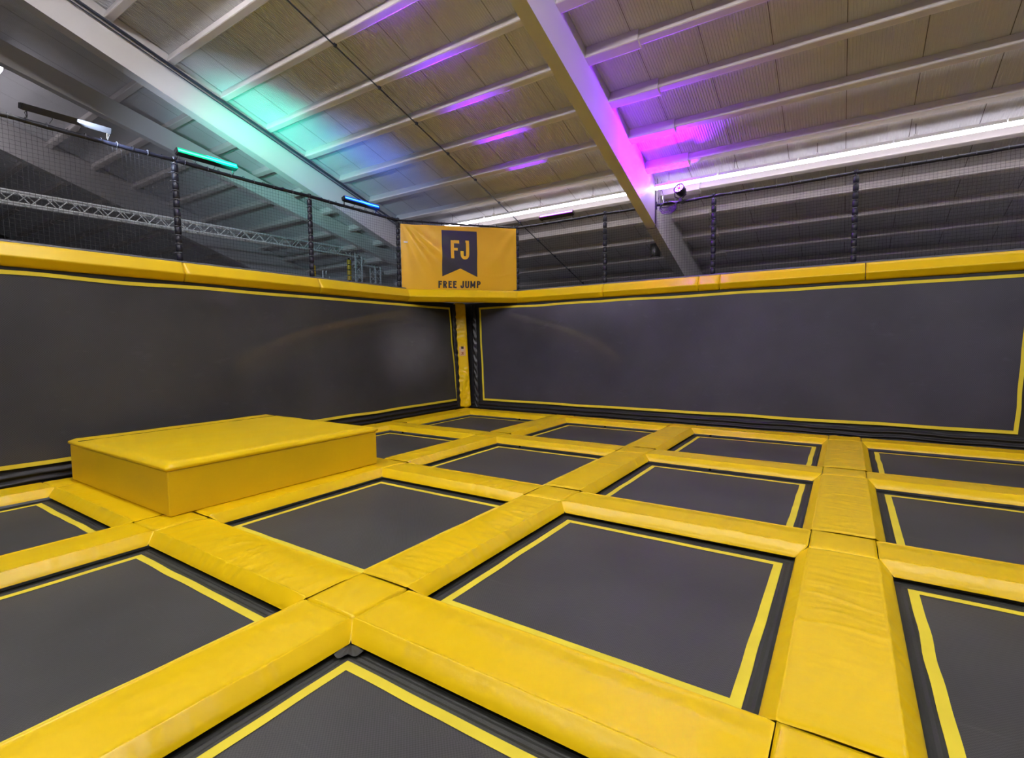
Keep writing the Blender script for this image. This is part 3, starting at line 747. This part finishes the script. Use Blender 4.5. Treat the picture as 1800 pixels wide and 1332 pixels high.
def letter(ch, x, y, w_, h, sw):
    P = []
    if ch in 'FE':
        P = [R4(x, y, x+sw, y+h), R4(x+sw, y+h-sw*.9, x+w_, y+h), R4(x+sw, y+h*.47, x+w_*.88, y+h*.47+sw*.85)]
        if ch == 'E': P.append(R4(x+sw, y, x+w_, y+sw*.9))
    if ch in 'RP':
        P = [R4(x, y, x+sw, y+h)]
        ym = y+h*.44; r_ = (h*.56-sw)/2; cx = x+w_-sw/2-.022
        P += [R4(x+sw, y+h-sw*.9, cx, y+h), R4(x+sw, ym, cx, ym+sw*.9)]
        P += stroke(arc(cx-.002, (y+h+ym)/2, .024, (y+h-ym)/2-sw*.45, 90, -90, 8), sw*.9)
        if ch == 'R': P += stroke([(x+w_*.50, ym+.005), (x+w_-sw*.45, y)], sw)
    if ch == 'J':
        P = [R4(x+w_-sw, y+.03, x+w_, y+h)] + stroke(arc(x+w_/2, y+.034, w_/2-sw/2, .034-sw*.42, 0, -180, 8), sw*.95) + [R4(x, y+.033, x+sw*.95, y+.055)]
    if ch == 'U':
        P = [R4(x, y+.033, x+sw, y+h), R4(x+w_-sw, y+.033, x+w_, y+h)] + stroke(arc(x+w_/2, y+.034, w_/2-sw/2, .034-sw*.42, 0, -180, 8), sw*.95)
    if ch == 'M':
        P = [R4(x, y, x+sw, y+h), R4(x+w_-sw, y, x+w_, y+h)] + stroke([(x+sw*.55, y+h-.01), (x+w_/2, y+h*.22)], sw*.85) + stroke([(x+w_/2, y+h*.22), (x+w_-sw*.55, y+h-.01)], sw*.85)
    return P
xs_l = [('F', .712, .078), ('R', .812, .086), ('E', .925, .078), ('E', 1.025, .078), ('J', 1.182, .078), ('U', 1.282, .088), ('M', 1.392, .112), ('P', 1.533, .088)]
for ch, x, w_ in xs_l:
    yb = 2.687+.022*(x-.712)
    bprint(letter(ch, x, yb, w_, .147, .034), 'letter', M_ink, ban, .003, 'dark letter %s' % ch)
bprint([R4(.027, 3.577, .105, 3.607)], 'care_label', M_white, ban, .003, 'small pale tag')
for k in range(7):
    s = .02+2.38*k/6; P = bsurf(s, 3.955+.055*s/2.44)
    inv(MB().tube([P, P+Vector((0, 0, .03))-bn*.03, P+Vector((0, 0, .075))-bn*.045], .006, 6).build('fixing_tie', M_cab, ban), ban)

# ------------------------------------------------------------------ stage lights on the rails
def area(name, loc, direction, sx, sy, col, watt, spread, parent):
    d = bpy.data.lights.new(name, 'AREA'); d.shape = 'RECTANGLE'; d.size = sx; d.size_y = sy; d.color = col; d.energy = watt; d.spread = math.radians(spread)
    o = bpy.data.objects.new(name, d); link(o, parent)
    return o
def led_bar(name, P, u, face, L, label, facem, col, watt, spread, bodym=M_blk, facew=.028, aim=None, platem=None):
    """bar centred on P, long axis u, lens looking along face"""
    u = u.normalized(); face = (face-u*face.dot(u)).normalized(); v = u.cross(face)
    t = thing(name, label, 'stage light', loc=P)
    def q(a, b, c): return u*a+v*b+face*c
    def bx(a0, a1, b0, b1, c0, c1): return MB().hexa([q(a0, b0, c0), q(a1, b0, c0), q(a1, b1, c0), q(a0, b1, c0), q(a0, b0, c1), q(a1, b0, c1), q(a1, b1, c1), q(a0, b1, c1)])
    bx(-L/2, L/2, -.036, .036, -.07, .02).build('housing', bodym, t, bevel=.004)
    bx(-L/2+.012, L/2-.012, -facew/2, facew/2, .0205, .024).build('led_face', facem, t)
    bx(-L/2+.004, L/2-.004, -.034, .034, .0200, .0203).build('spill_glow_plate', platem, t)  # its glow stands in for LED light spilling on the bezel
    for s in (-1, 1):
        mb = bx(-L/2-.012 if s < 0 else L/2+.002, -L/2-.002 if s < 0 else L/2+.012, -.03, .03, -.06, .02); mb.build('end_plate', M_blk, t, bevel=.002)
        e = q(s*(L/2-.04), 0, -.05); mb = MB(); mb.tube([e, e+Vector((0, 0, -.05)), Vector((e.x*.97, (9.40-P.y if P.y > 9 else e.y), 0))+Vector((0, 0, ZR-P.z+.02))], .006, 6)
        mb.tube([e+u*.02, e+u*.02*s+Vector((0, 0, -.06)), e+Vector((0, 0, ZR-P.z+.0))-Vector((0, 0, e.z))], .004, 5); mb.build('bracket', M_blk, t)
    for s in (-.22, .1):
        e = q(L*s, 0, -.05); MB().tube([e, e+Vector((.01, .01, -.05))+u*.02, Vector((e.x, e.y, ZR-P.z+.01))], .004, 5).build('power_cable', M_cab, t)
    a = area('lamp_glow', None, None, L-.04, .03, col, watt, spread, t)
    d = (aim or face).normalized(); d = (d-u*d.dot(u)*.0).normalized()
    z = -d; y_ = z.cross(u).normalized(); x_ = y_.cross(z)
    a.matrix_local = Matrix.Translation(face*.035+d*.01) @ Matrix((x_, y_, z)).transposed().to_4x4()
    return t
led_bar('led_light_bar', Vector((-5.01, 9.245, 4.130)), Vector((1, 0, .0)), Vector((0, -.80, .55)), .76, 'magenta lit LED light bar on the rail right of the banner', M_ledp, (.22, .0, 1), P_BAR, 18, aim=Vector((.0, -.927, .385)), platem=M_plp)
led_bar('led_light_bar', Vector((-7.60, 6.47, 4.165)), Vector((0, 1, 0)), Vector((.9, 0, .32)), .80, 'blue lit LED light bar on the left rail beside the banner', M_ledb, (.02, .18, 1), B_BAR, 130, aim=Vector((-.45, .40, .60)), facew=.02, platem=M_plb)
led_bar('led_light_bar', Vector((-7.60, 3.75, 4.165)), Vector((0, 1, 0)), Vector((.9, 0, .32)), .80, 'green lit LED light bar farther along the left rail', M_ledg, (.0, 1, .60), G_BAR, 60, aim=Vector((-.62, .72, .42)), facew=.02, platem=M_plg)
led_bar('led_light_bar', Vector((-7.60, 2.2, 4.165)), Vector((0, 1, 0)), Vector((-.9, 0, .32)), .80, 'added pale white LED light bar nearest the camera on the left rail', M_ledc, (.66, .80, 1), W_FILL, 75, aim=Vector((-.50, .86, .10)), facew=.02, platem=M_plb)  # unseen bar added to throw bluish white on the left beams
# round par spotlight
pP = Vector((-2.525, 9.22, 4.19)); pd = Vector((-.18, -.80, .40)).normalized()
pt_ = thing('par_spotlight', 'round purple LED spotlight clamped on the right rail', 'stage light', loc=pP)
def ringpts(c, r_, d, n=24):
    a = d.orthogonal().normalized(); b = d.cross(a); return [c+(a*math.cos(2*math.pi*k/n)+b*math.sin(2*math.pi*k/n))*r_ for k in range(n)]
prof = [(-.13, .045), (-.12, .07), (-.05, .088), (.03, .094), (.045, .096), (.045, .086), (.030, .082)]
V = []; Fc = []
for c, r_ in prof: V += ringpts(pd*c, r_, pd)
for i in range(len(prof)-1):
    for k in range(24): Fc.append((i*24+k, i*24+(k+1) % 24, (i+1)*24+(k+1) % 24, (i+1)*24+k))
Fc.append(tuple(reversed(range(24)))); 
mesh('can', V, Fc, M_blk, pt_, True)
V = ringpts(pd*.031, .083, pd); mesh('lens_plate', V+[v-pd*.006 for v in V], [tuple(range(24)), tuple(reversed(range(24, 48)))]+[(k, k+24, (k+1) % 24+24, (k+1) % 24) for k in range(24)], M_pwash, pt_)
a_ = pd.orthogonal().normalized(); b_ = pd.cross(a_)
for rr, nn_ in ((.0, 0), (.036, 6), (.064, 12)):
    for k in range(nn_):
        th = 2*math.pi*k/nn_; c = pd*.032+(a_*math.cos(th)+b_*math.sin(th))*rr; V = ringpts(c, .013, pd, 8)+ringpts(c+pd*.004, .010, pd, 8)
        mesh('led_lens', V, [tuple(range(8)), tuple(range(8, 16))]+[(q, (q+1) % 8, 8+(q+1) % 8, 8+q) for q in range(8)], M_ledw, pt_)
sx_ = Vector((0, 0, 1)).cross(pd).normalized()
MB().tube([sx_*.10-pd*.01, sx_*.105-pd*.03+Vector((0, 0, -.09)), Vector((.0, .05, -.165)), -sx_*.105-pd*.03+Vector((0, 0, -.09)), -sx_*.10-pd*.01], .009, 6).build('yoke', M_blk, pt_)
MB().box((-.03, .03, -.205), (.03, .21, -.145)).build('clamp', M_blk, pt_, bevel=.006)
a = area('lamp_glow', None, None, .12, .12, (.25, .0, 1), P_PAR, 62, pt_); a.data.shape = 'DISK'
a2 = area('lamp_spill', None, None, .14, .14, (.27, .0, 1), P_SPILL, 120, pt_); a2.data.shape = 'DISK'
aim = Vector((-.26, -.86, .42)).normalized(); z = -aim; x_ = Vector((0, 0, 1)).cross(z).normalized(); y_ = z.cross(x_)
a.matrix_local = Matrix.Translation(pd*.06) @ Matrix((x_, y_, z)).transposed().to_4x4()
aim = Vector((-.22, -.78, .62)).normalized(); z = -aim; x_ = Vector((0, 0, 1)).cross(z).normalized(); y_ = z.cross(x_)
a2.matrix_local = Matrix.Translation(pd*.06) @ Matrix((x_, y_, z)).transposed().to_4x4()
# coiled cable bundle on that rail and the suspension cords by the rafter
mb = MB()
for k in range(6):
    pts = []
    for q in range(17):
        th = 2*math.pi*q/16; pts.append(Vector((-2.76+.15*math.cos(th)+.012*vn(k, q*.4), 9.37-.01*k, 4.0-.035*k*.4+(.05+.012*k)*math.sin(th)+.01*vn(q*.5, k))))
    mb.tube(pts, .006, 5, False)
tag(mb.build('cable_coil', M_foam, loc=(-2.76, 9.37, 4.0)), 'coiled dark cable hanging on the rail beside the spotlight', 'cable')
t = thing('hanging_cords', 'thin dark cords tying the rail end up beside the rafter', 'cord', loc=(-2.93, 9.40, ZR))
for x0, x1, z1 in ((-2.97, -2.90, 4.45), (-2.93, -2.90, 4.45), (-2.84, -2.93, 4.42), (-2.955, -2.99, 4.6)):
    inv(MB().tube([(x0, 9.40, ZR+.02), (x1, 9.42, z1)], .0045, 5).build('cord', M_cab, t), t)
inv(MB().tube([(-2.87, 9.37, ZR-.03), (-2.855, 9.36, ZR+.03), (-2.87, 9.37, ZR+.09), (-2.88, 9.40, ZR+.14)], .006, 6).build('pale_tie', M_white, t), t)
inv(MB().box((-3.0, 9.385, ZR-.08), (-2.985, 9.415, ZR+.06)).build('end_plate', M_foam, t), t)
# black edge band where the net meets the rafter
tag(MB().hexa([(-3.018, 9.385, 3.64), (-3.005, 9.385, 3.64), (-3.005, 9.415, 3.64), (-3.018, 9.415, 3.64), (-3.018, 9.385, 4.42), (-3.005, 9.385, 4.42), (-3.005, 9.415, 4.42), (-3.018, 9.415, 4.42)]).build('net_edge_strap', M_foam, loc=(-3.01, 9.4, 3.64)), 'narrow dark strap where the net meets the rafter face', 'strap')

# hanging can lamp behind the net
t = thing('can_lamp', 'black cylindrical can lamp hanging behind the net left of the rafter', 'lamp', loc=(-3.40, 10.62, 3.43))
MB().tube([(0, 0, -.135), (0, 0, -.12), (0, 0, .135), (0, 0, .14)], [.10, .105, .105, .08], 20).build('can', M_blk, t, True)
MB().tube([(0, 0, -.146), (0, 0, -.134)], [.082, .09], 20).build('lens', M_white, t, True)
MB().tube([(0, 0, .14), (.0, 0, roofz(10.62)-3.43)], .012, 6).build('stem', M_blk, t)

# ------------------------------------------------------------------ aluminium truss goal frames beyond the left wall
def truss(A, B, sz, mb, n=None):
    A, B = Vector(A), Vector(B); u = (B-A).normalized(); L = (B-A).length
    a = u.orthogonal().normalized() if abs(u.z) < .9 else Vector((1, 0, 0)); 
    if abs(u.z) < .9: a = Vector((0, 0, 1))
    b = u.cross(a).normalized(); h = sz/2
    cr = [a*h+b*h, a*h-b*h, -a*h-b*h, -a*h+b*h]
    for c in cr: mb.tube([A+c, B+c], .021, 7)
    n = n or max(2, int(L/(sz*.9)))
    for k in range(n):
        P, Q = A+u*(L*k/n), A+u*(L*(k+1)/n)
        for c in range(4):
            c1, c2 = cr[c], cr[(c+1) % 4]
            if k % 2: c1, c2 = c2, c1
            mb.tube([P+c1, Q+c2], .009, 5, False)
    return mb
def goal(x, segs, label):
    t = thing('truss_frame', label, 'truss', loc=(x, segs[0][1][1], -.9))
    for nm, A, B, s in segs: inv(truss(A, B, s, MB()).build(nm, M_alu, t), t)
xt = -12.4; ks = (12.4)/14
def TY(y): return y*ks
def TZ(z): return 1.5+(z-1.5)*ks
yv = TY(11.58)
goal(xt, [('cross_truss', (xt, 1.5, TZ(4.53)), (xt, yv, TZ(4.63)), .20), ('upright_truss', (xt, yv+.0, -.9), (xt, yv, TZ(4.72)), .24)], 'taller aluminium truss frame beyond the left netting')
goal(xt, [('cross_truss', (xt, yv+.18, TZ(4.38)), (xt, TY(12.45), TZ(4.37)), .17), ('upright_truss', (xt, TY(12.42), -.9), (xt, TY(12.42), TZ(4.45)), .22)], 'lower aluminium truss frame beside the left edge of the banner')
for y, zt, l in ((TY(11.2), TZ(4.42), 'thin yellow padded post beside the tall aluminium truss'), (TY(9.83), TZ(4.05), 'thin yellow padded post behind the green tinted net post')):
    t = thing('padded_post', l, 'post', loc=(xt+.1, y, -.9))
    MB().tube([(0, 0, 0), (0, 0, zt+.9)], .03, 8).build('post_tube', M_blk, t)
    k = 0; z = 1.4
    while z < zt+.8:
        MB().tube([(0, 0, z), (0, 0, z+.13)], [.062, .062], 10).build('yellow_sleeve', M_yel2, t); z += .155
for y, zt in ((TY(10.15), 3.55), (TY(10.75), 3.75), (TY(10.88), 3.75), (TY(11.0), 3.6)):
    tag(MB().tube([(xt-.6, y, -.9), (xt-.6, y, zt)], .016, 6).build('upright_pipe', M_alu, loc=(xt-.6, y, -.9)), 'thin pale upright pipe between the two yellow padded posts far behind the net', 'pipe', 'thin pipes beyond the left wall')
# dim climbing structure farther off
t = thing('dark_frame', 'dark criss-cross frame in the dim area behind the left netting', 'frame', loc=(-16, 8, -.9))
mb = MB()
for y in (4, 6.5, 9, 11.5, 13.3): mb.tube([(-16, y, -.9), (-16, y, 3.8)], .04, 6)
for z in (2.6, 3.1, 3.5): mb.tube([(-16, 3.5, z), (-16, 13.6, z)], .03, 6)
for y in (6.5, 9): mb.tube([(-16, y, 2.2), (-16, y+2.5, 3.8)], .025, 6); mb.tube([(-16, y, 3.8), (-16, y+2.5, 2.2)], .025, 6)
inv(mb.build('frame_tubes', M_rod, t), t)
